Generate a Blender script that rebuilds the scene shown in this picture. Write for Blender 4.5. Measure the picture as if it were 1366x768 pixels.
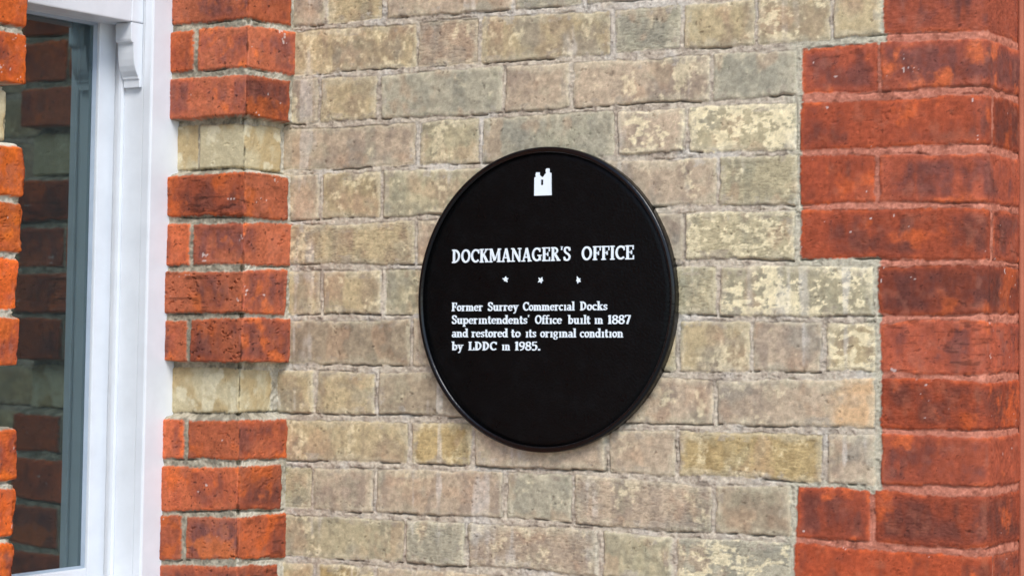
import bpy, bmesh, math
import numpy as np
from mathutils import Matrix, Vector

for o in list(bpy.data.objects):
    bpy.data.objects.remove(o)
S = bpy.context.scene
COL = S.collection
Z0 = 2.07                       # height of the reference bed joint (joint 0); one course = 75 mm
CH = 0.075

# ------------------------------------------------------------------ camera
cam = bpy.data.cameras.new("camera")
co = bpy.data.objects.new("camera", cam)
COL.objects.link(co)
S.camera = co
yaw, pitch, roll = 0.4909, 0.0575, 0.0067
fw = Vector((-math.sin(yaw)*math.cos(pitch), math.cos(yaw)*math.cos(pitch), math.sin(pitch)))
r0 = Vector((math.cos(yaw), math.sin(yaw), 0)); u0 = r0.cross(fw)
rr = r0*math.cos(roll) + u0*math.sin(roll); uu = -r0*math.sin(roll) + u0*math.cos(roll)
Mx = Matrix((rr, uu, -fw)).transposed().to_4x4()
Mx.translation = Vector((1.8613, -2.5553, Z0 - 0.4721))
co.matrix_world = Mx
cam.sensor_width = 36.0
cam.lens = 2780.27/1366*36
cam.shift_x = -285.8/1366
cam.shift_y = -98.4/1366
cam.clip_start = 0.05
cam.clip_end = 300
cam.dof.use_dof = True
cam.dof.focus_distance = 2.93
cam.dof.aperture_fstop = 8.0

# ------------------------------------------------------------------ light
S.view_settings.view_transform = 'Standard'
S.view_settings.look = 'None'
S.view_settings.gamma = 1
S.view_settings.use_curve_mapping = False
S.view_settings.exposure = 1.08
SUN_AZ, SUN_EL = math.radians(138), math.radians(48)      # clockwise from +Y
w = bpy.data.worlds.new("World"); S.world = w; w.use_nodes = True
nt = w.node_tree; bg = nt.nodes["Background"]
sky = nt.nodes.new("ShaderNodeTexSky"); sky.sky_type = 'NISHITA'; sky.sun_disc = False
sky.sun_elevation = SUN_EL; sky.sun_rotation = SUN_AZ
sky.air_density = 1.0; sky.dust_density = 0.7; sky.ozone_density = 1.0
hs = nt.nodes.new("ShaderNodeHueSaturation"); hs.inputs['Saturation'].default_value = 1.0   # cloud cover
nt.links.new(sky.outputs[0], hs.inputs['Color']); nt.links.new(hs.outputs[0], bg.inputs[0])
bg.inputs[1].default_value = 0.12
sl = bpy.data.lights.new("sun", 'SUN'); sl.energy = 1.25; sl.angle = math.radians(24); sl.color = (1, .98, .955)
so = bpy.data.objects.new("sun", sl); COL.objects.link(so)
sd = Vector((math.sin(SUN_AZ)*math.cos(SUN_EL), math.cos(SUN_AZ)*math.cos(SUN_EL), math.sin(SUN_EL)))
so.rotation_euler = sd.to_track_quat('Z', 'Y').to_euler(); so.location = sd*20

# ------------------------------------------------------------------ helpers
def lin(c):
    c = np.asarray(c, float)/255.0
    return np.where(c <= .04045, c/12.92, ((c+.055)/1.055)**2.4)

def link(o, parent=None):
    COL.objects.link(o)
    if parent is not None: o.parent = parent
    return o

def thing(name, label, cat, loc=(0, 0, 0)):
    o = bpy.data.objects.new(name, None); COL.objects.link(o)
    o.location = loc; o['label'] = label; o['category'] = cat
    o.empty_display_size = .1
    return o

def mesh_obj(name, bm, mat, parent=None, smooth=False, label=None):
    me = bpy.data.meshes.new(name)
    bm.normal_update(); bm.to_mesh(me); bm.free()
    me.materials.append(mat)
    if smooth:
        me.polygons.foreach_set('use_smooth', [True]*len(me.polygons))
    o = bpy.data.objects.new(name, me); link(o, parent)
    if label: o['label'] = label
    if parent is not None: o.location = -parent.location
    return o

def box(bm, x0, x1, y0, y1, z0, z1, bev=.0015):
    v = [bm.verts.new((x, y, z)) for x in (x0, x1) for y in (y0, y1) for z in (z0, z1)]
    fs = [(0, 1, 3, 2), (4, 6, 7, 5), (0, 4, 5, 1), (2, 3, 7, 6), (0, 2, 6, 4), (1, 5, 7, 3)]
    fa = [bm.faces.new([v[i] for i in f]) for f in fs]
    if bev:
        ed = list({e for f in fa for e in f.edges})
        bmesh.ops.bevel(bm, geom=ed, offset=bev, segments=2, affect='EDGES', profile=.5)

def prism(bm, pts, axis, a, b, bev=0):
    """closed polygon pts (2-D) extruded from a to b along axis; the polygon's plane is the other two axes in order"""
    def P(p, t):
        q = list(p); q.insert(axis, t); return q
    va = [bm.verts.new(P(p, a)) for p in pts]; vb = [bm.verts.new(P(p, b)) for p in pts]
    fa = [bm.faces.new(va), bm.faces.new(vb[::-1])]
    n = len(pts)
    for i in range(n): fa.append(bm.faces.new((va[i], vb[i], vb[(i+1) % n], va[(i+1) % n])))
    bmesh.ops.recalc_face_normals(bm, faces=fa)
    if bev:
        ed = list({e for f in fa for e in f.edges})
        bmesh.ops.bevel(bm, geom=ed, offset=bev, segments=2, affect='EDGES', profile=.5)

# ---- procedural noise on arrays
_T = [np.random.RandomState(100+i).rand(256, 256).astype(np.float32) for i in range(6)]
def vnoise(x, y, s):
    T = _T[s % 6]
    x = x + 17.31*s; y = y + 5.73*s
    xi = np.floor(x).astype(np.int32); yi = np.floor(y).astype(np.int32)
    fx = (x-xi).astype(np.float32); fy = (y-yi).astype(np.float32)
    fx = fx*fx*fx*(fx*(fx*6-15)+10); fy = fy*fy*fy*(fy*(fy*6-15)+10)
    x0 = xi & 255; x1 = (xi+1) & 255; y0 = yi & 255; y1 = (yi+1) & 255
    a = T[x0, y0]; b = T[x1, y0]; c = T[x0, y1]; d = T[x1, y1]
    return (a+(b-a)*fx) + ((c+(d-c)*fx)-(a+(b-a)*fx))*fy
def fbm(x, y, f, s=0, o=3, ay=1.0):
    """zero mean, about unit deviation"""
    t = 0; amp = 1; tot = 0
    cx, sx = math.cos(.6), math.sin(.6)
    u = x*f; v = y*f*ay
    for i in range(o):
        t = t + amp*(vnoise(u, v, s+i)-.5); tot += amp*amp
        if ay == 1.0: u, v = (u*cx-v*sx)*2.03, (u*sx+v*cx)*2.03
        else: u, v = u*2.03, v*2.03
        amp *= .55
    return (t/(math.sqrt(tot)*.225)).astype(np.float32)
def sst(a, b, x):
    t = np.clip((x-a)/(b-a), 0, 1); return t*t*(3-2*t)
def mix(a, b, t):
    return a+(b-a)*t[..., None]

def grid_lines(lo, hi, fine_lo, fine_hi, df, dc):
    out = []
    if fine_lo > lo: out.append(np.linspace(lo, fine_lo, max(2, int((fine_lo-lo)/dc)+1))[:-1])
    a, b = max(lo, fine_lo), min(hi, fine_hi)
    out.append(np.linspace(a, b, max(2, int((b-a)/df)+1)))
    if fine_hi < hi: out.append(np.linspace(fine_hi, hi, max(2, int((hi-fine_hi)/dc)+1))[1:])
    return np.concatenate(out)

def brick_field(s, z, jz, verts, kmin, seed, bed=.0052, head=.0040, warp=.0005, chip=.0008, rnd=.003):
    """s: columns, z: rows (ascending). jz: {k: array over s} bed joint heights, joint k lies under course k.
       verts: {course: sorted joint positions}. Returns dict of fields shaped (len(z), len(s))."""
    SS, ZZ = np.meshgrid(s, z)
    SS = SS.astype(np.float32); ZZ = ZZ.astype(np.float32)
    wob = fbm(SS, ZZ, 55, seed, 3); wob2 = fbm(SS, ZZ, 60, seed+2, 3)
    chipn = fbm(SS, ZZ, 28, seed+4, 3)
    Sw = SS + warp*wob; Zw = ZZ + warp*wob2
    ks = sorted(jz)
    K = np.full(SS.shape, ks[0], np.int32)
    for k in ks: K += (Zw < jz[k][None, :])
    K = np.clip(K, ks[0]+1, ks[-1])
    arr = np.stack([jz[k] for k in ks])            # index k-ks[0]
    ci = np.broadcast_to(np.arange(len(s)), SS.shape)
    zt = arr[K-1-ks[0], ci]; zb = arr[K-ks[0], ci]
    dT = zt-Zw; dB = Zw-zb
    bedv = bed*(1+.22*fbm(SS, ZZ, 9, seed+1, 2)); headv = head*(1+.25*fbm(SS, ZZ, 11, seed+3, 2))
    eV = np.minimum(dT, dB)-bedv
    B = np.zeros(SS.shape, np.int32); dL = np.zeros_like(SS); dR = np.zeros_like(SS)
    for k in range(ks[0]+1, ks[-1]+1):
        m = K == k
        if not m.any(): continue
        vs = np.asarray(verts[k], np.float32)
        x = Sw[m]; i = np.searchsorted(vs, x); B[m] = i
        vl = np.concatenate(([vs[0]-1], vs)); vr = np.concatenate((vs, [vs[-1]+9]))
        dL[m] = x-vl[i]; dR[m] = vr[i]-x
    eH = np.minimum(dL, dR)-headv
    e = np.minimum(eV, eH)
    c = (eV < rnd) & (eH < rnd)
    e[c] = rnd-np.hypot(rnd-eV[c], rnd-eH[c])
    e = e - chip*sst(.6, 2.2, chipn)*2.0
    ID = (K-ks[0])*16 + np.minimum(B, 15)
    return dict(S=SS, Z=ZZ, K=K, B=B, ID=ID, e=e, dT=dT-bedv, dB=dB-bedv, eH=eH, eV=eV, dL=dL, dR=dR)

def build_sheet(name, P, C, keep, mat, parent, flip=False, label=None):
    m, n = P.shape[:2]
    idx = np.arange(m*n).reshape(m, n)
    q = np.stack([idx[:-1, :-1], idx[:-1, 1:], idx[1:, 1:], idx[1:, :-1]], -1)
    q = q[keep] if keep is not None else q.reshape(-1, 4)
    if flip: q = q[:, ::-1]
    used = np.zeros(m*n, bool); used[q.ravel()] = True
    re = np.cumsum(used)-1
    V = P.reshape(-1, 3)[used]; CC = C.reshape(-1, 3)[used]; q = re[q]
    me = bpy.data.meshes.new(name)
    me.vertices.add(len(V)); me.vertices.foreach_set('co', V.astype(np.float32).ravel())
    me.loops.add(q.size); me.loops.foreach_set('vertex_index', q.astype(np.int32).ravel())
    me.polygons.add(len(q)); me.polygons.foreach_set('loop_start', np.arange(0, q.size, 4, dtype=np.int32))
    try: me.polygons.foreach_set('loop_total', np.full(len(q), 4, dtype=np.int32))
    except Exception: pass
    me.polygons.foreach_set('use_smooth', np.ones(len(q), bool))
    me.update(calc_edges=True)
    a = me.color_attributes.new('brick_colour', 'FLOAT_COLOR', 'POINT')
    a.data.foreach_set('color', np.concatenate([np.clip(CC, 0.002, 1), np.ones((len(CC), 1))], 1).astype(np.float32).ravel())
    me.materials.append(mat)
    o = bpy.data.objects.new(name, me); link(o, parent)
    if label: o['label'] = label
    return o

# ------------------------------------------------------------------ materials
def new_mat(name):
    m = bpy.data.materials.new(name); m.use_nodes = True
    return m, m.node_tree, m.node_tree.nodes['Principled BSDF']
def node(t, ty, **kw):
    n = t.nodes.new(ty)
    for k, v in kw.items():
        if k in n.inputs: n.inputs[k].default_value = v
        else: setattr(n, k, v)
    return n
def noise(t, scale, detail=4, rough=.6, coord=None):
    n = node(t, 'ShaderNodeTexNoise', Scale=scale, Detail=detail, Roughness=rough)
    t.links.new((coord or node(t, 'ShaderNodeTexCoord')).outputs['Object'], n.inputs['Vector'])
    return n

def brick_mat():
    m, t, b = new_mat('brick_and_mortar')
    L = t.links
    at = node(t, 'ShaderNodeAttribute', attribute_name='brick_colour')
    tc = node(t, 'ShaderNodeTexCoord')
    n1 = noise(t, 620, 5, .7, tc); n2 = noise(t, 170, 4, .65, tc); n3 = noise(t, 1500, 2, .6, tc)
    r1 = node(t, 'ShaderNodeMapRange'); r1.inputs[1].default_value = .3; r1.inputs[2].default_value = .7
    r1.inputs[3].default_value = .85; r1.inputs[4].default_value = 1.14
    L.new(n1.outputs[0], r1.inputs[0])
    mul = node(t, 'ShaderNodeMix', data_type='RGBA', blend_type='MULTIPLY')
    mul.inputs[0].default_value = 1
    L.new(at.outputs['Color'], mul.inputs[6]); L.new(r1.outputs[0], mul.inputs[7])
    L.new(mul.outputs[2], b.inputs['Base Color'])
    b.inputs['Roughness'].default_value = .88
    b.inputs['Specular IOR Level'].default_value = .25
    add = node(t, 'ShaderNodeMath', operation='MULTIPLY_ADD'); add.inputs[1].default_value = .8
    L.new(n2.outputs[0], add.inputs[0]); L.new(n1.outputs[0], add.inputs[2])
    ad2 = node(t, 'ShaderNodeMath', operation='MULTIPLY_ADD'); ad2.inputs[1].default_value = .4
    L.new(n3.outputs[0], ad2.inputs[0]); L.new(add.outputs[0], ad2.inputs[2])
    bp = node(t, 'ShaderNodeBump', Strength=.5, Distance=.0011)
    L.new(ad2.outputs[0], bp.inputs['Height']); L.new(bp.outputs[0], b.inputs['Normal'])
    return m
BRICK = brick_mat()

def paint_mat(name, col, rough, bump=.15, dirt=.1, spec=.5, bscale=90):
    m, t, b = new_mat(name); L = t.links
    tc = node(t, 'ShaderNodeTexCoord')
    n = noise(t, 14, 5, .6, tc); n2 = noise(t, bscale, 3, .5, tc)
    r = node(t, 'ShaderNodeMapRange'); r.inputs[1].default_value = .35; r.inputs[2].default_value = .75
    r.inputs[3].default_value = 1; r.inputs[4].default_value = 1-dirt
    L.new(n.outputs[0], r.inputs[0])
    mul = node(t, 'ShaderNodeMix', data_type='RGBA', blend_type='MULTIPLY'); mul.inputs[0].default_value = 1
    mul.inputs[6].default_value = (*col, 1); L.new(r.outputs[0], mul.inputs[7])
    L.new(mul.outputs[2], b.inputs['Base Color'])
    b.inputs['Roughness'].default_value = rough; b.inputs['Specular IOR Level'].default_value = spec
    bp = node(t, 'ShaderNodeBump', Strength=bump, Distance=.001)
    L.new(n2.outputs[0], bp.inputs['Height']); L.new(bp.outputs[0], b.inputs['Normal'])
    return m
WHITE = paint_mat('white_gloss_paint', (.83, .86, .885), .32, .14, .12)
BLACK = paint_mat('black_iron_paint', (.0018, .0019, .0021), .36, 1.0, .2, .12, 260)
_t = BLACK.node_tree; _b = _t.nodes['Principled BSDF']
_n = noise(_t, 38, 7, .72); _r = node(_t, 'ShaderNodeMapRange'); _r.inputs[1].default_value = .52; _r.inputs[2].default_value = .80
_m = node(_t, 'ShaderNodeMix', data_type='RGBA'); _m.inputs[6].default_value = (.0018, .0019, .0021, 1); _m.inputs[7].default_value = (.0048, .0050, .0054, 1)  # lighter dusty patches in the base colour stand in for sheen
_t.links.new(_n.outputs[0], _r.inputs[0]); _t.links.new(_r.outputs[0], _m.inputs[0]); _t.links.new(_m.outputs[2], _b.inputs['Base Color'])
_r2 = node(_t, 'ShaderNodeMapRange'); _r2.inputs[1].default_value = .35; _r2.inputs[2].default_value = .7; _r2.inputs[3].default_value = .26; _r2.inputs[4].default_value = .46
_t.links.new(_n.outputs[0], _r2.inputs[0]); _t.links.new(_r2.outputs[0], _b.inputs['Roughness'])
BLACKRIM = paint_mat('black_rim_paint', (.0024, .0025, .0030), .22, .35, .2, .34, 160)
LETTER = paint_mat('white_letter_paint', (.86, .93, .96), .4, .1, .04)
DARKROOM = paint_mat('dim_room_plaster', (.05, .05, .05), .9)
RENDER = paint_mat('pinkish_render', (.55, .36, .28), .85, .5, .2, .3, 200)
STONE = paint_mat('coping_stone', (.38, .35, .30), .85, .6, .3, .3, 120)
PUTTY = paint_mat('grey_glazing_putty', (.42, .50, .58), .5, .3, .2)

def glass_mat():
    m, t, b = new_mat('window_glass'); L = t.links
    out = t.nodes['Material Output']; t.nodes.remove(b)
    tr = node(t, 'ShaderNodeBsdfTransparent'); tr.inputs[0].default_value = (.82, .90, .89, 1)
    gl = node(t, 'ShaderNodeBsdfGlossy'); gl.inputs['Roughness'].default_value = .04
    gl.inputs['Color'].default_value = (.70, .95, 1.0, 1)
    fr = node(t, 'ShaderNodeFresnel', IOR=2.4)
    mx = node(t, 'ShaderNodeMixShader')
    L.new(fr.outputs[0], mx.inputs[0]); L.new(tr.outputs[0], mx.inputs[1]); L.new(gl.outputs[0], mx.inputs[2])
    df = node(t, 'ShaderNodeBsdfDiffuse'); df.inputs['Color'].default_value = (.50, .62, .64, 1)    # thin dusty film whose pale teal colour stands in for glass haze
    m2 = node(t, 'ShaderNodeMixShader'); m2.inputs[0].default_value = .03
    L.new(mx.outputs[0], m2.inputs[1]); L.new(df.outputs[0], m2.inputs[2])
    L.new(m2.outputs[0], out.inputs[0])
    return m
GLASS = glass_mat()

def pavement_mat():
    m, t, b = new_mat('paving_slabs'); L = t.links
    tc = node(t, 'ShaderNodeTexCoord')
    br = node(t, 'ShaderNodeTexBrick', Scale=1.0)
    br.inputs['Color1'].default_value = (.24, .23, .21, 1); br.inputs['Color2'].default_value = (.30, .285, .26, 1)
    br.inputs['Mortar'].default_value = (.10, .095, .085, 1); br.inputs['Mortar Size'].default_value = .008
    br.inputs['Brick Width'].default_value = .9; br.inputs['Row Height'].default_value = .6
    L.new(tc.outputs['Object'], br.inputs['Vector'])
    n = noise(t, 9, 6, .6, tc)
    mul = node(t, 'ShaderNodeMix', data_type='RGBA', blend_type='OVERLAY'); mul.inputs[0].default_value = .5
    L.new(br.outputs[0], mul.inputs[6]); L.new(n.outputs[0], mul.inputs[7]); L.new(mul.outputs[2], b.inputs['Base Color'])
    b.inputs['Roughness'].default_value = .85
    return m

# ------------------------------------------------------------------ ground
bm = bmesh.new()
vs = [bm.verts.new(p) for p in ((-90, -90, 0), (90, -90, 0), (90, 90, 0), (-90, 90, 0))]
bm.faces.new(vs)
g = mesh_obj('pavement', bm, pavement_mat()); g['kind'] = 'structure'

# ------------------------------------------------------------------ building
XP, YJ, XF, YN = -0.2772, -0.1101, -0.4309, -0.5480    # side wall face, far reveal, window lining face, near jamb edge
ZT = 4.0
KMIN, KMAX = -26, 27
bld = thing('brick_building', 'yellow stock brick building with red brick corners and a white sash window', 'building')

# measured brick layout of the main wall: joint positions along the wall for each course
V = {0: [-.2169, -.1018, .135, .258, .3765], 1: [-.0402, .0752, .3073, .422, .5403, .6566, .7306],
     2: [-.2264, -.111, .12, .2374, .4703, .6073, .7274], 3: [-.0359, .0795, .3148, .4312, .606],
     4: [-.2211, -.1022, .1435, .2566, .4817, .607, .7246], 5: [-.0365, .0806, .317, .4277, .6062],
     6: [-.2154, -.0968, .1418, .2585, .4834, .7228], 7: [-.0428, .0723, .3062, .419, .5357, .646, .7263],
     8: [-.2245, -.1061, .1283, .2465, .4792, .7265], 9: [-.0428, .0734, .3055, .4196, .6483, .7267],
     10: [-.227, -.1073, .1305, .2483, .4787, .6025, .7193], 11: [-.0483, .0638, .2959, .4173, .6006],
     12: [-.2193, -.1029, .1262, .2451, .4727, .5998, .7193]}
V[0] += [.497, .615, .7306]
JZ = {0: [(-.272, 3.7), (.075, 2.0), (.311, -.7)],
      1: [(-.27, 1.5), (.076, .2), (.308, .5), (.422, .4), (.6, -1.6), (.726, 2.1), (.837, -1.7)],
      2: [(-.268, -.5), (.078, -.2), (.237, 1.6), (.471, .7), (.597, 2.), (.725, -2.), (.821, .4)],
      3: [(-.267, 1.3), (-.035, 2.2), (.079, .8), (.317, 3.9), (.433, 4.2), (.607, 1.3), (.837, -1.9)],
      4: [(-.262, -2.6), (-.103, -1.1), (-.009, .4), (.385, 3.), (.477, 3.1), (.607, 1.2), (.722, 1.6), (.843, -1.2)],
      5: [(-.269, 2.1), (-.097, 1.7), (.421, 2.2), (.608, 1.3), (.729, 0.), (.821, -.9)],
      6: [(-.275, -.1), (-.096, .2), (-.027, 1.5), (.415, 1.3), (.481, -.1), (.627, -1.3), (.713, -1.1), (.821, 2.1)],
      7: [(-.282, -2.3), (-.107, -3.4), (-.005, -2.), (.394, -2.9), (.478, -5.), (.644, -2.3), (.723, .9), (.821, -1.5)],
      8: [(-.271, -4.), (-.105, -2.3), (.036, -2.1), (.33, -4.3), (.475, -2.5), (.645, -1.), (.733, .5), (.821, 1.)],
      9: [(-.269, -2.1), (-.042, 1.3), (.074, 3.2), (.253, 4.3), (.306, 3.), (.42, -1.1), (.596, 1.6), (.727, .8), (.79, .5)],
      10: [(-.272, -1.4), (-.107, .5), (.13, 2.8), (.248, 3.), (.415, -2.4), (.48, -.1), (.599, .9), (.727, -1.3), (.79, -2.8)],
      11: [(-.27, .9), (-.052, 3.1), (.143, 4.6)]}
# return joint of the quoin round the bullnose
XR, RAD, YR = .877, .020, .138
ST = XR-RAD                      # bullnose starts here
SR = ST+RAD*math.pi/2            # flat return starts here
SE = SR+(YR-RAD)
rng = np.random.RandomState(5)
def quoin_long(c): return ((c-2)//4) % 2 == 0
VALL, QB = {}, {}
for c in range(KMIN, KMAX+2):
    if c in V: v = list(V[c])
    else:
        j = rng.uniform(-.004, .004, 8)
        v = [-.222, -.105, .13, .245, .48] if c % 2 == 0 else [-.04, .076, .307, .42, .537]
        v = [a+b for a, b in zip(v, j)]
        if quoin_long(c): v += [.606] + ([.7255] if c % 2 == 0 else [])
        else: v += ([.65] if c % 2 else []) + [.7265]
    lim = .595 if quoin_long(c) else .715
    QB[c] = min([a for a in v if a > lim])
    if c % 2 == 1 and quoin_long(c): v.append(SR+.012+rng.uniform(-.003, .003))
    VALL[c] = sorted(v)

def joint_curves(s, tab, lo=KMIN, hi=KMAX, seed=3, amp=.0012):
    r = np.random.RandomState(seed); out = {}
    for k in range(lo, hi+1):
        if k in tab:
            a = np.array(tab[k]); dz = np.interp(s, a[:, 0], a[:, 1])*.001
        else:
            dz = np.interp(s, np.linspace(s[0], s[-1], 6), r.normal(0, 1, 6)*amp)
        out[k] = (Z0-k*CH+dz).astype(np.float32)
    return out

def red_colour(F, seed, A, Bc, Or, dark, orange_amt, dark_amt, pits):
    """fired red brick with darker burnt zones, bright chipped spots and black pits"""
    S_, Z_, ID = F['S'], F['Z'], F['ID']
    r = np.random.RandomState(seed); n = (KMAX-KMIN+2)*32
    ox = r.rand(n)[ID]*40; oy = r.rand(n)[ID]*40; sh = r.normal(0, 1, n)[ID]; val = np.exp(r.normal(-.03, .15, n))[ID]
    x, y = S_+ox, Z_+oy
    lo = fbm(x, y, 16, seed, 4); md = fbm(x, y, 48, seed+1, 4); hi = fbm(x, y, 230, seed+2, 3); vst = fbm(x, y, 75, seed+3, 3, .22)
    c = mix(A, Bc, sst(-1, 1.2, .7*lo+.5*md+.5*sh))
    inner = sst(.002, .016, F['e'])
    c = mix(c, dark, np.clip(sst(-.5, 2.0, .7*lo+.55*vst+.35*md+.25*hi+dark_amt-.3+.4*sh)*inner*.9, 0, 1))
    om = sst(-.3, 1.3, .85*fbm(x, y, 22, seed+4, 5)+.5*md-1.6+orange_amt+.25*sh)
    c = mix(c, Or, om*.7)
    c = mix(c, Or*.8+A*.2, (1-sst(.001, .009, F['e']))*.45*sst(-.5, 1, md))
    pt = sst(1.8, 2.5, .75*fbm(x, y, 130, seed+5, 3, 1.5)+.75*hi)*pits
    c = c*(1-.72*pt)[..., None]
    c = c*(1+.11*hi+.07*md)[..., None]*val[..., None]
    c = mix(c, lin((180, 112, 88)), sst(.3, 2.6, fbm(x, y, 60, seed+2, 4)+.4*vst)*.3)
    tint = r.normal(0, 1, n)[ID][..., None]
    c = c*(1+tint*np.array((-.03, .03, .10)))
    crack = sst(.9, 1.8, fbm(x, y, 34, seed+4, 4, 5.5))*sst(.2, 1.2, r.normal(0, 1, n)[ID])*sst(.3, .8, pits)
    c = c*(1-.5*crack)[..., None]
    sp = sst(4.7, 5.0, fbm(S_, Z_, 330, seed+1, 1)+1.5*fbm(S_, Z_, 60, seed+2, 2))
    c = mix(c, lin((222, 205, 195)), sp*.7)
    return c, pt

# ---- main wall sheet (stock brick + red quoin share one surface, split into two meshes)
s = grid_lines(XP-.035, SE, XP-.035, SE, .00165, .005)
z = grid_lines(0, ZT, 1.14, 2.23, .00125, .012)
jz = joint_curves(s, JZ)
F = brick_field(s, z, jz, VALL, KMIN, 1, bed=.0045, head=.0034, warp=.00055, chip=.0009)
K, B, e, SS, ZZ, ID = F['K'], F['B'], F['e'], F['S'], F['Z'], F['ID']
qb = np.array([QB[c] for c in range(KMIN, KMAX+2)], np.float32)
own = qb[K-KMIN]
nb = np.where(F['dT'] < F['dB'], K-1, K+1); nb = np.clip(nb, KMIN, KMAX+1)
nei = np.where(np.minimum(F['dT'], F['dB']) < .004, qb[nb-KMIN], own)
Sw = SS + .00055*fbm(SS, ZZ, 55, 1, 3)
is_red = (Sw > own)
red_mortar = sst(.004, .007, SS-np.maximum(own, nei)+.0015*fbm(SS, ZZ, 120, 2, 2))
face = sst(-.0005, .0014, e)
# relief
r = np.random.RandomState(11); nid = (KMAX-KMIN+2)*16
off = r.normal(0, .0010, nid)[ID]; tx = r.normal(0, .010, nid)[ID]
off = np.where(is_red, off*.7, off)
xb, yb = SS+r.rand(nid)[ID]*30, ZZ+r.rand(nid)[ID]*30
nA = fbm(xb, yb, 26, 0, 4); nB = fbm(xb, yb, 110, 1, 3); nC = fbm(SS, ZZ, 300, 2, 2); nS = fbm(xb, yb, 160, 3, 3, 6.0)
hb = off + (F['dL']-F['dR'])*.004*tx*10*.1 + .00030*nA + .00010*nB + .00005*nC
drag = sst(.4, 1.4, r.normal(0, 1, nid)[ID])               # some bricks have drag marks
hb = hb - .0006*drag*sst(.4, 1.6, nS) - .0012*sst(2.0, 2.6, nB+.4*nC)
hb = hb - .0010*(1-sst(0, .004, e))
mn = fbm(SS, ZZ, 75, 4, 4); mf = fbm(SS, ZZ, 260, 5, 3)
hm = -.0013 + .00050*mn + .0003*mf - .0022*sst(1.3, 2.1, mn+.4*mf)
hm = np.where(red_mortar > .5, hm*.7+.0001, hm)
h = hm*(1-face)+hb*face
crk = sst(-.15, .9, fbm(SS, ZZ, 21, 3, 3)+.35*fbm(SS, ZZ, 90, 1, 2))
crk_red = np.where(red_mortar > .5, .45, 1.0)
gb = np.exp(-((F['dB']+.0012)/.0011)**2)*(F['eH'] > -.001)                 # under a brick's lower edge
gt = np.exp(-((F['dT']+.0010)/.0010)**2)*(F['eH'] > -.001)
gv = np.exp(-((F['eH']+.0010)/.0010)**2)*(F['eV'] > -.001)
h = h - .0052*gb*crk*crk_red - .0030*gt*sst(.9, 1.7, fbm(SS, ZZ, 24, 2, 3)) - .0034*gv*sst(.5, 1.5, fbm(SS, ZZ, 26, 5, 3))*crk_red

# per-brick look of the stock bricks: base kind, cream lime bloom 0-1, streaks, second tone
T_, P_, G_, Y_, O_, Bw = lin((192, 171, 134)), lin((190, 168, 143)), lin((176, 166, 144)), lin((188, 173, 140)), lin((188, 162, 116)), lin((166, 148, 124))
tone2 = {'T': lin((176, 154, 126)), 'P': lin((170, 150, 132)), 'G': lin((164, 156, 138)), 'Y': lin((174, 162, 136)), 'O': lin((166, 140, 98)), 'B': lin((150, 132, 112))}
tone = {'T': T_, 'P': P_, 'G': G_, 'Y': Y_, 'O': O_, 'B': Bw}
LOOK = {0: 'P3 T4 P2 G1 G2 T4 T5 T3', 1: 'T5 P4 T4 G2 T4 T6 T3', 2: 'P4 T4 G2 P2 P5 G2', 3: 'P3 Y5 G3 P7 Y9', 4: 'P3 T5 Y4 T3 P5 Y4', 5: 'T5 P3 P3 P3 Y7',
        6: 'T3 T5 Y4 T3 Y3 Y9', 7: 'B2 P3 T3 T3 T4 P3 T8', 8: 'T3 T3 B2 T3 P4 P3', 9: 'T4 O4 P2 P3 O4 P4', 10: 'Y3 P2 P3 G3 P4 B3', 11: 'Y4 G4 P4 Y3 G7', 12: 'T4 O5 P4 T3 Y4 G3'}
cA = np.zeros((nid, 3)); cB = np.zeros((nid, 3)); bloom = np.full(nid, .35); peach = np.zeros(nid)
kinds = 'TTPPGYOB'
for c in range(KMIN+1, KMAX+1):
    lk = LOOK[c].split() if c in LOOK else []
    for b in range(16):
        i = (c-KMIN)*16+b
        kd, am = (lk[b][0], int(lk[b][1])) if b < len(lk) else (kinds[r.randint(8)], r.randint(2, 7))
        cA[i] = tone[kd]*np.array((1.0, 1.01, .97))*np.exp(r.normal(0, .05)); cB[i] = tone2[kd]*np.array((.90, .91, .86))*np.exp(r.normal(0, .06)); bloom[i] = am/10
peach[(8-KMIN)*16+5] = 1
lo = fbm(xb, yb, 13, 1, 4); md = fbm(xb, yb, 42, 3, 4); fi = fbm(xb, yb, 150, 4, 4); vs_ = fbm(xb, yb, 48, 5, 3, .15)
drip = fbm(SS, ZZ, 40, 2, 3, .05)
c = mix(cA[ID], cB[ID], sst(-.9, 1.1, .55*lo+.35*md+.55*vs_))
grey = sst(.7, 2.0, .7*lo+.7*fbm(xb, yb, 20, 2, 3))
c = mix(c, lin((150, 146, 130)), grey*.4)
c = mix(c, lin((172, 168, 138)), sst(.6, 1.9, fbm(xb, yb, 30, 4, 3)+.4*vs_)*.25)
warm = sst(.5, 1.8, fbm(xb, yb, 24, 0, 3)+.5*vs_)
c = mix(c, lin((194, 158, 124)), warm*.35)
bl = bloom[ID]
hz = fbm(xb, yb, 70, 2, 4, 2.6)
bm_ = sst(-.22, .32+1.8*(1-np.clip(bl*1.15, 0, 1)), .75*fbm(xb, yb, 34, 5, 5)+.45*fi+.75*hz*(bl > .55)+.35*vs_-1.75+1.95*bl)
c = mix(c, lin((238, 221, 178)), bm_*(.14+.74*bl))
c = mix(c, lin((222, 214, 200)), sst(1.5, 2.5, drip+.5*lo)*.4)
c = mix(c, lin((222, 178, 128)), peach[ID]*sst(.62, .70, SS+.02*md)*.7)
c = mix(c, lin((204, 192, 162)), (1-sst(.001, .012, e+.003*md))*.45)       # limewash caught on the arrises
c = c*(1+.09*fi+.05*nC)[..., None]
c = c*(1-.4*sst(2.2, 2.8, nB+.5*nC))[..., None]
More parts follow.
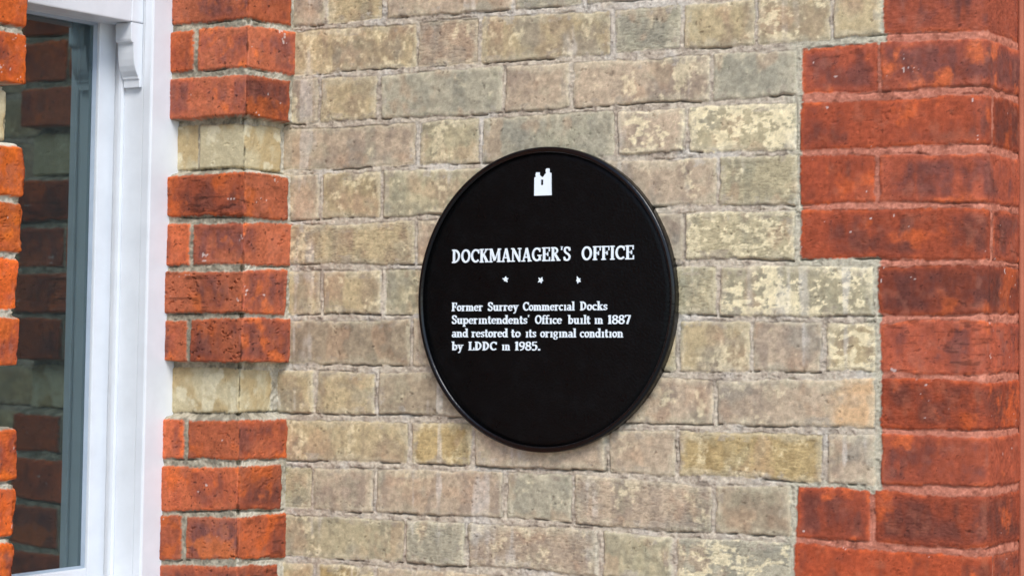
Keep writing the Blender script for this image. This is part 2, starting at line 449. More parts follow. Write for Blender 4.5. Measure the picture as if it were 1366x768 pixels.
c = c*(1-.22*drag*sst(.6, 1.7, nS))[..., None]
stock = c
red, _ = red_colour(F, 21, lin((160, 78, 52)), lin((144, 70, 49)), lin((196, 94, 48)), lin((106, 60, 50)), .42, .72, .7)
brick_c = np.where(is_red[..., None], red, stock)
mc = mix(lin((196, 182, 160))*np.ones_like(c), lin((180, 164, 144)), sst(-.8, 1.3, mn))
mc = mix(mc, lin((200, 190, 174)), sst(.3, 1.8, fbm(SS, ZZ, 14, 3, 3)))
near_q = sst(-.030, -.004, SS-np.minimum(own, nei))*sst(-1.2, .4, fbm(SS, ZZ, 30, 5, 2)+sst(-.02, 0, SS-np.minimum(own, nei))*2)
mc = mix(mc, lin((188, 180, 156)), near_q*.85)
rmc = mix(lin((192, 122, 98))*np.ones_like(c), lin((172, 104, 82)), sst(-.5, 1.4, mn))
rmc = mix(rmc, lin((196, 128, 104)), sst(.8, 2, mf))
mc = mix(mc, rmc, red_mortar)
mc = mc*(1+.10*mf)[..., None]*(1-.35*sst(1.3, 2.1, mn+.4*mf))[..., None]
cf = sst(-.0010, .0016, e+.0006*mf)
C = mix(mc, brick_c, cf)
C = C*(1-.42*np.exp(-((e+.0004)/.0008)**2)*sst(-1.0, .8, fbm(SS, ZZ, 34, 0, 3))*np.where(red_mortar > .5, .5, 1))[..., None]
C = C*(1-.55*np.clip(gb*crk*crk_red, 0, 1))[..., None]                     # crevice shade under the bricks, darkened in the colour too
smear = sst(.9, 2.0, mn+.5*nA)*(e > 0)*(e < .012)*(~is_red)
C = mix(C, mc, smear*.55)
# positions
def place_main(SS, ZZ, h):
    P = np.zeros(SS.shape+(3,))
    a = np.clip((SS-ST)/RAD, 0, math.pi/2)
    nx, ny = np.sin(a), -np.cos(a)
    flat = np.minimum(SS, ST); ret = np.maximum(SS-SR, 0)
    P[..., 0] = flat+RAD*np.sin(a)+nx*h
    P[..., 1] = RAD*(1-np.cos(a))+ret+ny*h
    P[..., 2] = ZZ
    return P
P = place_main(SS, ZZ, h)
fr = is_red[:-1, :-1]
build_sheet('stock_brick_wall', P, C, ~fr, BRICK, bld)
build_sheet('red_brick_quoin', P, C, fr, BRICK, bld, label='dark red brick quoin with a rounded corner')

# ---- banded jambs either side of the window
def jamb(name, tab_j, heads, ends, place, slen, fine_hi, seed, flip, cA_, cB_, cO, cD, oa, da, label, fine=True):
    s = grid_lines(0, slen, 0, fine_hi, .0015 if fine else .006, .008)
    z = grid_lines(0, ZT, 1.14 if fine else 9, 2.23 if fine else 9, .0013, .012) if fine else np.linspace(0, ZT, 500)
    jz = joint_curves(s, tab_j, seed=seed)
    F = brick_field(s, z, jz, heads, KMIN, seed, bed=.0040, head=.0032, warp=.0004, chip=.0008, rnd=.002)
    K, e, SS, ZZ, ID = F['K'], F['e'], F['S'], F['Z'], F['ID']
    if ends is not None:
        ev = np.array([ends[c] for c in range(KMIN, KMAX+2)], np.float32)[K-KMIN]
        lim = ev-SS+.0015*fbm(SS, ZZ, 60, seed, 3)
        e = np.minimum(e, lim-.0005); F['e'] = e
    cream = ((K-3) % 5) == 0
    r = np.random.RandomState(seed); nid = (KMAX-KMIN+2)*16
    off = r.normal(0, .0011, nid)[ID]
    ID = ID*2+(SS > XP-XF); F['ID'] = ID
    x, y = SS+r.rand(2*nid)[ID]*30, ZZ+r.rand(2*nid)[ID]*30
    nA = fbm(x, y, 30, 0, 4); nB = fbm(x, y, 120, 1, 3); nC = fbm(SS, ZZ, 300, 2, 2); nS = fbm(x, y, 170, 3, 3, 3.5)
    rough = np.exp(r.normal(0, .5, 2*nid))[ID]
    hb = off+.0004*nA+.00014*nB+.00007*nC-.0010*rough*sst(1.7, 2.3, .75*nB+.75*nS)*np.where(cream, .25, 1)-.0012*(1-sst(0, .004, e))
    hb = np.where(cream, hb-.0175, hb)
    mn = fbm(SS, ZZ, 70, 4, 4); mf = fbm(SS, ZZ, 260, 5, 3)
    base = -.0030+.0006*mn+.0004*mf
    kk = np.where(F['dT'] < F['dB'], K-1, K)              # nearest bed joint
    up_c = ((kk-3) % 5) == 0; lo_c = ((kk+1-3) % 5) == 0
    dz = np.where(F['dT'] < F['dB'], F['dT'], -F['dB'])   # + below the joint
    t = np.clip(.5+np.where(F['dT'] < F['dB'], (F['dT']+.0058)*-1, (F['dB']+.0058))/.012, 0, 1)   # 1 = top of joint
    slope = -.0185*sst(0.05, .95, t)
    hm = np.where(up_c, base+slope, np.where(lo_c, base-.0175, base))
    vj = F['eV'] > .001
    hm = np.where(vj & cream, base-.0165, np.where(vj, base, hm))
    if ends is not None: hm = np.where((lim < .002) & cream, base-.016, hm)
    face = sst(-.0005, .0014, e)
    h = hm*(1-face)+hb*face
    crk = sst(-.2, .9, fbm(SS, ZZ, 22, 3, 3))
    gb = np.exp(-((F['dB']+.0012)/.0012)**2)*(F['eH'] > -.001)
    h = h-.0045*gb*crk*(~lo_c)
    sc = XP-XF
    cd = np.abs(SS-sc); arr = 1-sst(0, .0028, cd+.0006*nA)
    h = h-.0010*arr-.0026*arr*sst(-.2, 1.0, fbm(SS, ZZ, 45, 1, 3))
    h = h-.011*(1-sst(0, .008, cd))*(e < -.0005)*sst(-.4, .6, fbm(SS, ZZ, 33, 5, 2))
    P = place(SS, ZZ, h)
    c, pt = red_colour(F, seed, cA_, cB_, cO, cD, oa, da, 1.0)
    cr = mix(lin((198, 184, 148))*np.ones_like(c), lin((186, 164, 122)), sst(-.6, 1.2, .6*nA+fbm(x, y, 14, 2, 3)))
    cr = mix(cr, lin((214, 202, 168)), sst(.3, 1.5, fbm(x, y, 35, 5, 4)))
    cr = cr*(1+.04*nB)[..., None]*(1-.35*sst(2.3, 2.9, .8*nB+.6*nC))[..., None]
    bc = np.where(cream[..., None], cr, c)
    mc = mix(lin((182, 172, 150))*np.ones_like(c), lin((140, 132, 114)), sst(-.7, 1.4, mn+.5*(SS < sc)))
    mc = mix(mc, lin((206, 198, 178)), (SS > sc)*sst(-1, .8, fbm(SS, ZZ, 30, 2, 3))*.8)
    mc = mc*(1+.1*mf)[..., None]
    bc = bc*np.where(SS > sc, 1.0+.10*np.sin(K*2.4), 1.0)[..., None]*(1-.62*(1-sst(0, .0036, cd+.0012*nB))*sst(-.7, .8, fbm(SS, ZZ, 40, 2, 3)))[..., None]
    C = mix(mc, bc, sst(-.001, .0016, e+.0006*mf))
    C = C*(1-.5*np.clip(gb*crk*(~lo_c), 0, 1))[..., None]  # shade in the grooves below the bricks, painted into the colour
    return build_sheet(name, P, C, None, BRICK, bld, flip, label)

JJ = {0: (-1.2, -.2, 3.2), 1: (-.4, -.7, -1.), 2: (1.2, 1.2, -.1), 3: (-2.9, -.4, -3.4), 4: (-1.4, -3.2, -1.5), 5: (-1., -1.2, 2.3),
      6: (-1.6, 2.1, -.2), 7: (.4, .6, -2.2), 8: (-4.5, -2., -1.7), 9: (.1, 3.1, 1.2), 10: (-3.2, 2.7, -.8), 11: (-3.4, 5.3, -2.6)}
SCJ = XP-XF
LJ = SCJ-YJ
tabJ = {k: [(0, a), (SCJ, b), (LJ, c_)] for k, (a, b, c_) in JJ.items()}
PE = {0: -.0128, 1: .002, 2: -.0129, 3: -.0152, 4: -.013, 5: -.0001, 6: -.0131, 7: -.0011, 8: -.0273, 9: -.0021, 10: -.0148, 11: .0004, 12: -.0186}
headsJ, endsJ, headsN = {}, {}, {}
for c in range(KMIN, KMAX+2):
    headsJ[c] = [-.02] + ([.0475+rng.uniform(-.003, .003)] if (c % 2 or ((c-3) % 5 == 0 and c != 8)) else [])
    endsJ[c] = SCJ+(PE.get(c, -.013 if c % 2 == 0 else -.001)-YJ)
    hn = [-.02] + ([.047] if c % 2 else [])
    q = SCJ+(.112 if c % 2 else .225)
    while q < 1.0: hn.append(q+rng.uniform(-.003, .003)); q += .225 if c % 2 else .1125
    headsN[c] = hn
def place_far(SS, ZZ, h):
    P = np.zeros(SS.shape+(3,)); f1 = SS <= SCJ
    P[..., 0] = np.where(f1, XF+SS*(SCJ+h)/SCJ, XP+h)
    t = (SS-SCJ)/(LJ-SCJ)
    P[..., 1] = np.where(f1, YJ-h, (YJ-h)*(1-t)+.006*t)
    P[..., 2] = ZZ
    return P
YW = -1.35                                                 # street front of the wing
def place_near(SS, ZZ, h):
    P = np.zeros(SS.shape+(3,)); f1 = SS <= SCJ
    P[..., 0] = np.where(f1, XF+SS*(SCJ+h)/SCJ, XP+h)
    P[..., 1] = np.where(f1, YN+h, (YN+h)-(SS-SCJ))
    P[..., 2] = ZZ
    return P
jamb('banded_brick_jamb', tabJ, headsJ, endsJ, place_far, LJ, LJ, 31, False,
     lin((190, 104, 70)), lin((168, 88, 62)), lin((210, 106, 50)), lin((122, 72, 62)), .8, .35, 'red brick jamb with cream bands beside the wall')
jamb('banded_brick_jamb', {}, headsN, None, place_near, SCJ+(YN-YW), SCJ+.09, 37, True,
     lin((212, 100, 42)), lin((180, 82, 48)), lin((232, 110, 30)), lin((128, 70, 58)), 1.1, .2, 'orange red brick jamb with cream bands nearest the street')

# ---- plain brickwork of the wing above and below the window, its street front, and the recess beyond the quoin
def plain(name, s0, s1, z0, z1, place, seed, step=.008, flip=False):
    s = np.linspace(s0, s1, int((s1-s0)/step)+2); z = np.linspace(z0, z1, int((z1-z0)/step)+2)
    jz = joint_curves(s, {}, seed=seed)
    hd = {}
    for c_ in range(KMIN, KMAX+2):
        q = s0+(.06 if c_ % 2 else .17); l = []
        while q < s1 and len(l) < 14: l.append(q); q += .1125 if len(l) % 2 else .225
        hd[c_] = l or [s1+1]
    F = brick_field(s, z, jz, hd, KMIN, seed)
    c, _ = red_colour(F, seed, lin((188, 98, 66)), lin((176, 88, 60)), lin((206, 104, 54)), lin((146, 80, 64)), .6, -.3, .6)
    mc = lin((166, 156, 134))*np.ones_like(c)
    C = mix(mc, c, sst(-.001, .002, F['e']))
    h = -.0035*(1-sst(-.0006, .003, F['e']))
    return build_sheet(name, place(F['S'], F['Z'], h), C, None, BRICK, bld, flip)
def stk(a, b, c): return np.stack(np.broadcast_arrays(a, b, c), -1)
WZ0, WZ1 = 1.09, 3.03
plain('brick_apron', YN-.01, YJ+.01, 0, WZ0-.002, lambda s, z, h: stk(XP-.004+h, s, z), 41, .006)
plain('brick_lintel', YN-.01, YJ+.01, WZ1+.002, ZT, lambda s, z, h: stk(XP-.004+h, s, z), 42, .006)
plain('street_front', -2.2, XP-.002, 0, ZT, lambda s, z, h: stk(s, YW-h, z), 43, .010)
bm = bmesh.new()
box(bm, XR-.03, XR+1.4, YR+.004, YR+.20, 0, ZT, 0)
mesh_obj('rendered_wall', bm, RENDER, bld, label='pale pink rendered wall beyond the red quoin')
# mortar fillet where quoin meets the rendered wall
bm = bmesh.new(); box(bm, XR-.001, XR+.006, YR-.008, YR+.003, 0, ZT, .003)
mesh_obj('mortar_fillet', bm, paint_mat('red_pointing', tuple(lin((186, 112, 86))), .9, .8, .3, .2, 150), bld)
# coping and hidden backing
bm = bmesh.new()
box(bm, XP-.02, 2.35, -.05, .30, ZT, ZT+.12, .01)
box(bm, -2.25, XP+.05, YW-.05, .30, ZT+.001, ZT+.121, .01)
mesh_obj('coping', bm, STONE, bld)
# dim room behind the window
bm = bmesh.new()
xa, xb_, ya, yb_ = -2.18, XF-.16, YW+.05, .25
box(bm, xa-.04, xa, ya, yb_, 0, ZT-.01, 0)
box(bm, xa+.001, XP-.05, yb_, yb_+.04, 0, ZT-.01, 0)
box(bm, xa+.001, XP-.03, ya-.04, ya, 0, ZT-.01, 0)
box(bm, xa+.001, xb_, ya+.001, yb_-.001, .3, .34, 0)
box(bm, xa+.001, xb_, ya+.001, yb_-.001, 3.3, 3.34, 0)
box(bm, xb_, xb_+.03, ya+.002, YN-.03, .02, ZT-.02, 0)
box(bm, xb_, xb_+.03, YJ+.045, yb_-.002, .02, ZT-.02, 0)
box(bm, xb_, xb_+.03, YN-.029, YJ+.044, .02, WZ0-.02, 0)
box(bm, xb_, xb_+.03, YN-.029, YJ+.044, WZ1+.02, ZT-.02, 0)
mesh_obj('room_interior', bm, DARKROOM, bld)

# ------------------------------------------------------------------ sash window
Z = lambda v: Z0+v
XE, X1, X1b, X2 = -.4493, -.4493, -.4836, -.505           # lining inner face, upper sash front/back, lower sash front
YL = -.1515                                               # inner edge of the lining and face of the pulley stile
MID = (YJ+YN)/2
def mir(y): return 2*MID-y
bm = bmesh.new()                                          # outer lining of the box frame, both sides and head
box(bm, XE, XF, YL, -.084, WZ0+.03, WZ1-.001, .003)
box(bm, XE, XF, mir(-.084), mir(YL), WZ0+.03, WZ1-.001, .003)
box(bm, XE+.0005, XF-.0005, mir(YL)+.0005, YL-.0005, WZ1-.06, WZ1, .003)
# pulley stiles with parting beads
for f in (lambda y: y, mir):
    y0, y1 = sorted((f(YL+.0015), f(-.110)))
    box(bm, -.585, XE-.0003, y0, y1, WZ0+.03, WZ1-.002, .0008)
    y0, y1 = sorted((f(YL+.001), f(YL-.006)))
    box(bm, -.4945, -.4865, y0, y1, WZ0+.03, WZ1-.06, .0015)
    y0, y1 = sorted((f(-.084), f(-.152)))
    box(bm, -.600, -.588, y0, y1, WZ0+.03, WZ1-.003, .001)
box(bm, -.584, XE-.0008, mir(-.112), -.112, WZ1-.05, WZ1-.004, .001)
# quirk line along the lining
win = mesh_obj('sash_window', bm, WHITE, bld)
def sub(name, bm, mat, **k): 
    o = mesh_obj(name, bm, mat, win, **k); return o
bm = bmesh.new()                                          # timber sill
prism(bm, [(-.60, WZ0+.045), (-.44, WZ0+.032), (-.33, WZ0+.012), (-.325, WZ0-.03), (-.60, WZ0-.03)], 1, YN+.003, YJ-.003, .002)
sub('sill', bm, WHITE)

MR = Z(.0015)                                             # underside of the meeting rail
# upper sash, the outer one
TOPU = WZ1-.062
bm = bmesh.new()
box(bm, X1b, X1-.0006, YL-.0258, YL-.0004, MR+.0006, TOPU, .002)
box(bm, X1b, X1-.0006, mir(YL-.0004), mir(YL-.0258), MR+.0006, TOPU, .002)
box(bm, X1b+.0003, X1-.0009, mir(YL-.0255), YL-.0255, MR, MR+.040, .002)
box(bm, X1b+.0003, X1-.0009, mir(YL-.0255), YL-.0255, TOPU-.045, TOPU-.001, .002)
us = sub('upper_sash', bm, WHITE)
# horns: the moulded tails of the upper sash stiles (ogee cut, 34 mm thick)
ZH = Z(.0010)
horn = [(0, 0), (.0252, 0), (.0252, -.026), (.0238, -.030), (.0198, -.0315), (.0192, -.036), (.0190, -.046), (.0182, -.056),
        (.0165, -.066), (.0135, -.074), (.0105, -.079), (.0085, -.082), (.0080, -.0855), (.0058, -.0865), (.0052, -.0985), (0, -.0985)]
for sgn in (1, -1):
    pts = [((YL-.0006-a) if sgn > 0 else mir(YL-.0006-a), ZH+b) for a, b in horn]
    bm = bmesh.new(); prism(bm, pts, 0, X1b+.0004, X1-.0010, .0008)
    sub('sash_horn', bm, WHITE)
# lower sash, the inner one
BOT = WZ0+.047
SW = .036
bm = bmesh.new()
box(bm, X2-.036, X2, YL-SW, YL-.0006, BOT, MR+.036, .002)
box(bm, X2-.036, X2, mir(YL-.0006), mir(YL-SW), BOT, MR+.036, .002)
box(bm, X2-.0357, X2-.0003, mir(YL-SW+.0003), YL-SW+.0003, BOT+.0005, Z(-.834), .002)
box(bm, X2-.0357, X1b-.0005, mir(YL-.008), YL-.008, MR+.0005, MR+.0365, .002)
ls = sub('lower_sash', bm, WHITE)
ya, yb_ = mir(YL-SW), YL-SW
def glaze(xf, za, zb, ya, yb_):
    bm = bmesh.new()                                      # putty fillet round the pane
    xg = xf-.011
    o_ = [(ya-.001, za-.001), (yb_+.001, za-.001), (yb_+.001, zb+.001), (ya-.001, zb+.001)]
    w_ = .0035
    i_ = [(ya+w_, za+w_), (yb_-w_, za+w_), (yb_-w_, zb-w_), (ya+w_, zb-w_)]
    vo = [bm.verts.new((xf-.004, *q)) for q in o_]; vi = [bm.verts.new((xg+.0006, *q)) for q in i_]
    vb = [bm.verts.new((xg-.006, *q)) for q in i_]
    for i in range(4):
        j = (i+1) % 4
        bm.faces.new((vo[i], vo[j], vi[j], vi[i])); bm.faces.new((vi[i], vi[j], vb[j], vb[i]))
    sub('glazing_putty', bm, PUTTY)
    bm = bmesh.new(); q = .002
    box(bm, xg-.004, xg, ya+q, yb_-q, za+q, zb-q, 0)
    # one optical surface: keep the outer face, drop the others
    bmesh.ops.delete(bm, geom=[f for f in bm.faces if f.normal.x < .5 and abs(f.calc_center_median().x-xg) > 1e-5], context='FACES')
    sub('glass_pane', bm, GLASS)
glaze(X2, Z(-.834), MR, ya, yb_)
glaze(X1, MR+.040, TOPU-.045, mir(YL-.0256), YL-.0256)

# ------------------------------------------------------------------ plaque
PC = Vector((.2008, 0, Z0-.4230))
TC = Vector((.2040, 0, Z0-.4214))                         # origin of the lettering layout
plq = thing('wall_plaque', 'round black cast plaque with white lettering mounted on the yellow brick wall', 'plaque', PC)
RO = .2172
YFACE = -.0112
def lathe(name, prof, mat, seg=256, cap=False):
    bm = bmesh.new(); rings = []
    for rad, y in prof:
        rad *= 1.02
        rings.append([bm.verts.new((PC.x+rad*math.cos(2*math.pi*i/seg), y, PC.z+rad*math.sin(2*math.pi*i/seg))) for i in range(seg)])
    for a, b in zip(rings, rings[1:]):
        for i in range(seg): bm.faces.new((a[i], a[(i+1) % seg], b[(i+1) % seg], b[i]))
    if cap: bm.faces.new(rings[0])
    bmesh.ops.recalc_face_normals(bm, faces=bm.faces[:])
    if sum(f.normal.y for f in bm.faces) > 0: bmesh.ops.reverse_faces(bm, faces=bm.faces[:])
    return mesh_obj(name, bm, mat, plq, smooth=True)
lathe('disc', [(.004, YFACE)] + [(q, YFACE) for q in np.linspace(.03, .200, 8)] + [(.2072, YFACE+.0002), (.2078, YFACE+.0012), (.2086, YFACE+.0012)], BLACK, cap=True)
rim = [(.2082, YFACE+.0016)]
for i in range(13):
    a = math.pi*(1-i/12)
    rim.append((.2127+.0043*math.cos(a), -.0122-.0034*math.sin(a)))
rim += [(.21705, -.0110), (.2172, -.0065), (.2160, -.0058), (.2158, .004)]
lathe('rim', rim, BLACKRIM)

# ---- lettering: strokes of a bold bracketed roman, raised 1.6 mm
T, t = .20, .10
def arc(cx, cy, rx, ry, a0, a1, n=14): return [(cx+rx*math.cos(math.radians(a0+(a1-a0)*i/n)), cy+ry*math.sin(math.radians(a0+(a1-a0)*i/n))) for i in range(n+1)]
def crv(p, n=5):
    p = [p[0]]+list(p)+[p[-1]]; o = []
    for i in range(1, len(p)-2):
        for k in range(n):
            u = k/n; a, b, c_, d = (np.array(q) for q in p[i-1:i+3])
            o.append(tuple(.5*((2*b)+(-a+c_)*u+(2*a-5*b+4*c_-d)*u*u+(-a+3*b-3*c_+d)*u**3)))
    o.append(tuple(p[-1])); return o
def ln(x0, y0, x1, y1, w_): return ([(x0, y0), (x1, y1)], w_)
def ser(x0, x1, y): return ln(x0, y, x1, y, t)
def ring(cx, cy, rx, ry, w_): return (arc(cx, cy, rx, ry, 0, 360, 24), w_)
X = .66
def stem(x, h_, top=True, bot=True, w_=T, s_=.16):
    o = [ln(x, 0, x, h_, w_)]
    if bot: o.append(ser(x-s_, x+s_, t/2))
    if top: o.append(ser(x-s_, x+s_, h_-t/2))
    return o
def lstem(x, h_, bot=True, w_=.185):
    o = [ln(x, 0, x, h_, w_), ln(x-.17, h_-.045, x, h_-.045, .09)]
    if bot: o.append(ser(x-.15, x+.15, .045))
    return o
G = {
 'D': (.80, stem(.20, 1)+[(arc(.22, .5, .42, .44, -90, 90), .16)]),
 'O': (.84, [ring(.42, .5, .31, .43, .17)]),
 'C': (.74, [(arc(.44, .5, .33, .43, 48, 312), .165), ln(.68, .66, .68, .96, .09)]),
 'K': (.82, stem(.20, 1)+[ln(.26, .42, .62, .95, .11), ln(.36, .56, .66, .05, .19), ser(.50, .80, .05), ser(.48, .76, .95)]),
 'M': (1.02, [ln(.16, 0, .16, 1, .12), ln(.84, 0, .84, 1, .20), ln(.18, .97, .50, .12, .19), ln(.50, .12, .82, .97, .10), ser(.02, .30, .05), ser(.68, 1.0, .05), ser(.02, .24, .95), ser(.78, 1.0, .95)]),
 'A': (.84, [ln(.15, 0, .41, .98, .11), ln(.41, .98, .68, 0, .20), ln(.24, .32, .58, .32, .10), ser(.0, .30, .05), ser(.52, .84, .05)]),
 'N': (.88, [ln(.16, 0, .16, 1, .11), ln(.72, 0, .72, 1, .11), ln(.16, .95, .72, .05, .20), ser(.02, .31, .05), ser(.02, .24, .95), ser(.58, .86, .95)]),
 'G': (.84, [(arc(.44, .5, .33, .43, 48, 318), .165), ln(.67, .68, .67, .96, .09), ln(.68, .06, .68, .44, .18), ser(.50, .84, .43)]),
 'E': (.72, stem(.20, 1, False, False)+[ser(.03, .64, .95), ser(.03, .66, .05), ser(.2, .50, .51), ln(.61, .70, .61, 1, .08), ln(.64, 0, .64, .30, .08), ln(.49, .37, .49, .65, .08)]),
 'R': (.80, stem(.20, 1)+[(arc(.26, .735, .29, .215, -90, 90), .14), ln(.34, .52, .66, .06, .20), ser(.52, .80, .05)]),
 'F': (.66, stem(.20, 1)+[ser(.2, .62, .95), ser(.2, .48, .50), ln(.59, .68, .59, 1, .08), ln(.46, .36, .46, .64, .08)]),
 'I': (.40, stem(.20, 1)),
 'L': (.68, stem(.20, 1)+[ser(.2, .64, .05), ln(.61, 0, .61, .32, .08)]),
 'S': (.62, [(crv([(.52, .74), (.48, .88), (.32, .95), (.16, .90), (.12, .72), (.22, .58), (.42, .45), (.52, .28), (.46, .10), (.30, .05), (.14, .10), (.09, .26)]), .155), ln(.52, .70, .52, .96, .07), ln(.09, .04, .09, .30, .07)]),
 "'": (.24, [([(.12, 1.03), (.12, .98)], .17), ln(.12, .97, .10, .78, .09)]),
 '.': (.34, [([(.17, .0), (.17, .19)], .19)]),
 'a': (.60, [(arc(.25, .19, .16, .15, 0, 360, 16), .12), ln(.44, .05, .44, .48, .18), (arc(.28, .46, .17, .14, 10, 150), .13), ser(.42, .60, .045)]),
 'b': (.66, lstem(.17, 1.02, False)+[ring(.36, .33, .20, .27, .15)]),
 'c': (.54, [(arc(.31, .33, .22, .27, 50, 312), .15), ([(.46, .48), (.46, .55)], .12)]),
 'd': (.68, [ring(.29, .33, .20, .27, .15)]+lstem(.50, 1.02, False)+[ser(.50, .66, .045)]),
 'e': (.58, [(arc(.30, .33, .22, .27, 10, 320), .14), ln(.10, .36, .52, .36, .09)]),
 'f': (.42, [ln(.18, 0, .18, .78, .175), (arc(.33, .80, .15, .16, 180, 40), .12), ser(.02, .38, .045), ser(.03, .40, .60)]),
 'g': (.60, [ring(.27, .44, .18, .18, .13), (crv([(.16, .26), (.14, .16), (.34, .10), (.47, .0), (.40, -.16), (.22, -.19), (.08, -.10), (.14, .06)]), .11), ln(.40, .56, .56, .60, .10)]),
 'i': (.44, [ln(.24, 0, .24, X, .17), ln(.09, .615, .24, .615, .09), ser(.11, .37, .045)]),
 'k': (.68, lstem(.17, 1.02)+[ln(.22, .28, .50, .60, .10), ln(.30, .38, .54, .05, .17), ser(.40, .68, .045), ser(.38, .62, .61)]),
 'l': (.36, lstem(.20, 1.02)),
 'm': (1.02, lstem(.17, X)+[(crv([(.2, .44), (.30, .58), (.42, .58), (.50, .44)]), .13), ln(.50, .04, .50, .48, .17), (crv([(.52, .44), (.62, .58), (.74, .58), (.83, .44)]), .13), ln(.83, .04, .83, .48, .17), ser(.38, .62, .045), ser(.70, .98, .045)]),
 'n': (.70, lstem(.17, X)+[(crv([(.2, .44), (.30, .58), (.43, .58), (.51, .44)]), .13), ln(.51, .04, .51, .48, .17), ser(.38, .66, .045)]),
 'o': (.60, [ring(.30, .33, .21, .27, .15)]),
 'p': (.68, [ln(.17, -.30, .17, X, .18), ln(.0, .615, .17, .615, .09), ser(.02, .32, -.26), ring(.38, .33, .20, .27, .15)]),
 'r': (.52, lstem(.17, X)+[(crv([(.2, .40), (.28, .56), (.38, .59)]), .13), ([(.42, .50), (.42, .62)], .14)]),
 's': (.50, [(crv([(.40, .48), (.36, .58), (.24, .60), (.13, .53), (.14, .42), (.26, .34), (.38, .26), (.38, .12), (.26, .06), (.13, .08), (.09, .19)]), .12)]),
 't': (.44, [(crv([(.19, .88), (.19, .50), (.19, .18), (.26, .06), (.40, .10)]), .165), ser(.03, .40, .60)]),
 'u': (.70, [ln(.17, .18, .17, X, .17), (crv([(.17, .20), (.22, .07), (.36, .06), (.50, .20)]), .13), ln(.51, 0, .51, X, .17), ser(.02, .2, .61), ser(.36, .54, .61), ser(.5, .68, .045)]),
 'y': (.64, [ln(.14, .62, .34, .06, .17), ln(.52, .62, .28, -.14, .10), (crv([(.30, -.10), (.22, -.24), (.10, -.24)]), .12), ser(.0, .30, .61), ser(.40, .64, .61)]),
 '1': (.42, [ln(.22, 0, .22, 1, .19), ln(.06, .86, .22, .96, .10), ser(.06, .38, .05)]),
 '8': (.62, [ring(.31, .74, .19, .20, .14), ring(.31, .27, .23, .22, .15)]),
 '7': (.58, [ln(.06, .94, .54, .94, .12), ln(.50, .92, .24, 0, .18), ln(.07, .74, .07, .98, .08)]),
 '9': (.62, [ring(.30, .68, .21, .25, .15), (crv([(.52, .66), (.48, .34), (.36, .12), (.14, .05)]), .14)]),
 '5': (.58, [ln(.12, .94, .50, .94, .13), ln(.14, .96, .12, .55, .10), (crv([(.12, .54), (.26, .62), (.44, .54), (.49, .32), (.40, .10), (.22, .05), (.08, .12)]), .15)]),
}
LINES = [('t', "DOCKMANAGER'S", -.1651, .0443, .0520, .0535), ('t', 'OFFICE', .0622, .1509, .0536, .0542), ('1', 'Former', -.1639, -.108, -.0193, -.019),
 ('1', 'Surrey', -.0993, -.0451, -.0189, -.0186), ('1', 'Commercial', -.0373, .0516, -.0186, -.0181), ('1', 'Docks', .0605, .1071, -.018, -.0177),
 ('2', "Superintendents'", -.1635, -.0253, -.0382, -.0377), ('2', 'Office', -.0162, .0302, -.0377, -.0375), ('2', 'built', .0404, .0785, -.0375, -.0374),
 ('2', 'in', .0847, .0998, -.0373, -.0373), ('2', '1887', .1073, .1458, -.0373, -.0371), ('3', 'and', -.1632, -.1335, -.0579, -.0577),
 ('3', 'restored', -.1274, -.0629, -.0577, -.0573), ('3', 'to', -.0577, -.0406, -.0573, -.0572), ('3', 'its', -.0328, -.0133, -.0572, -.0571),
 ('3', 'original', -.0068, .0547, -.057, -.0567), ('3', 'condition', .061, .1336, -.0567, -.0563), ('4', 'by', -.1629, -.1419, -.0771, -.077),
 ('4', 'LDDC', -.1331, -.0824, -.0769, -.0765), ('4', 'in', -.0739, -.0587, -.0764, -.0763), ('4', '1985.', -.0508, -.0053, -.0762, -.0759)]
cnt = [0]
def ribbon(bm, pts, wd, fx, dep=.0016):
    """pts already in plaque metres via fx; wd in glyph units handled by fx scale"""
    p = np.array(pts, float); n = len(p)
    closed = np.allclose(p[0], p[-1]) and n > 3
    if closed: p = p[:-1]; n -= 1
    d = np.zeros_like(p)
    for i in range(n):
        a = p[(i-1) % n] if (closed or i > 0) else p[i]; b = p[(i+1) % n] if (closed or i < n-1) else p[i]
        v = b-a; d[i] = v/(np.hypot(*v)+1e-9)
    nn = np.stack([-d[:, 1], d[:, 0]], 1)*wd/2
    cnt[0] += 1; yy = YFACE-dep-.00004*(cnt[0] % 9)
    def vt(q, y): 
        a, b = fx(q); return bm.verts.new((TC.x+a, y, TC.z+b))
    Lt = [vt(q, yy) for q in p+nn]; Rt = [vt(q, yy) for q in p-nn]
    Lb = [vt(q, YFACE+.0004) for q in p+nn]; Rb = [vt(q, YFACE+.0004) for q in p-nn]
    m = n if closed else n-1
    for i in range(m):
        j = (i+1) % n
        bm.faces.new((Lt[i], Rt[i], Rt[j], Lt[j])); bm.faces.new((Lt[i], Lt[j], Lb[j], Lb[i])); bm.faces.new((Rt[j], Rt[i], Rb[i], Rb[j]))
    if not closed:
        bm.faces.new((Lt[0], Lb[0], Rb[0], Rt[0])); bm.faces.new((Lt[-1], Rt[-1], Rb[-1], Lb[-1]))
CAPH = {'t': .0202, '1': .0128, '2': .0128, '3': .0128, '4': .0128}
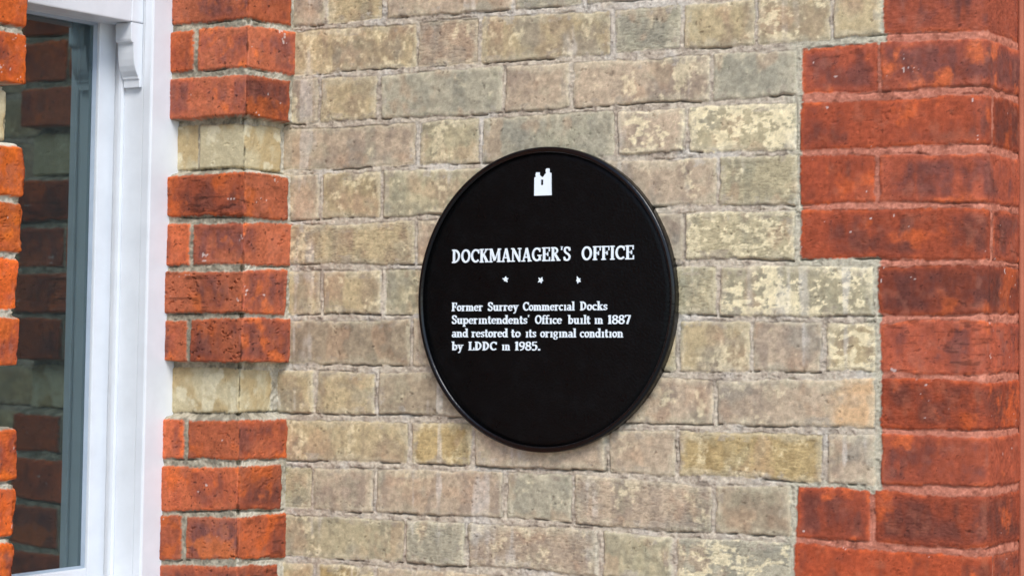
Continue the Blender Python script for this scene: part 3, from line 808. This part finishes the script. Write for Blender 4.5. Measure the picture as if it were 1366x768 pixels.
for key in 't1234':
    bm = bmesh.new()
    for k, word, xa, xb2, za, zb in LINES:
        if k != key: continue
        adv = sum(G[ch][0] for ch in word)
        kx = (xb2-xa)/adv; ky = CAPH[k]; pos = 0
        for ch in word:
            w_, strokes = G[ch]
            def fx(q, pos=pos):
                u = (pos+q[0])*kx
                return xa+u, za+(zb-za)*u/(xb2-xa)+q[1]*ky
            for pts, wd in strokes: ribbon(bm, pts, wd*(.82 if key == 't' else .88), fx)
            pos += w_
    bmesh.ops.recalc_face_normals(bm, faces=bm.faces[:])
    mesh_obj('title_lettering' if key == 't' else 'inscription_line', bm, LETTER, plq)
# emblem: a little white building with two chimneys and one window
def E(px, py): return (-.0085+(px-721)*.00130, .1640-(py-247)*.001085)
outer = [(712.4, 261), (712.4, 236.5), (714.4, 235.6), (713.8, 233.0), (714.6, 229.8), (719.0, 229.6), (719.0, 233.4), (722.4, 236.6), (724.6, 235.4), (726.4, 232.4), (728.0, 231.2),
         (727.4, 228.8), (727.4, 226.0), (729.0, 224.8), (731.6, 224.8), (732.2, 227.0), (732.0, 230.2), (734.6, 231.2), (734.8, 246), (735.2, 261)]
bm = bmesh.new()
def slab(bm, poly, y):
    pts = [E(*q) for q in poly]
    prism(bm, [(TC.x+a, TC.z+b) for a, b in pts], 1, y, YFACE+.0003)
lft = [q for q in outer[:8]]+[(722.4, 239.6), (721.0, 239.8), (720.8, 247), (720.8, 261)]
rgt = [(722.4, 236.6)]+outer[8:]+[(720.8, 261), (720.8, 247), (724.2, 247), (724.4, 239.8), (722.4, 239.6)]
slab(bm, lft, YFACE-.0016); slab(bm, rgt, YFACE-.00162)
mesh_obj('emblem', bm, LETTER, plq)
# three small stars
for (cx, cz), rot, rs in (((-.0682, .0272), 20, (1, .8, 1.1, .6, .9)), ((-.0067, .0256), 65, (.9, 1, 1.05, .8, .7)), ((.0574, .0252), 40, (.8, 1.1, .6, .9, .8))):
    bm = bmesh.new(); pts = []
    for i in range(10):
        a = math.radians(rot+36*i); rad = .0056*rs[i//2] if i % 2 == 0 else .0026
        pts.append((TC.x+cx+rad*math.cos(a), TC.z+cz+rad*math.sin(a)))
    prism(bm, pts, 1, YFACE-.0015, YFACE+.0003)
    mesh_obj('star', bm, LETTER, plq)
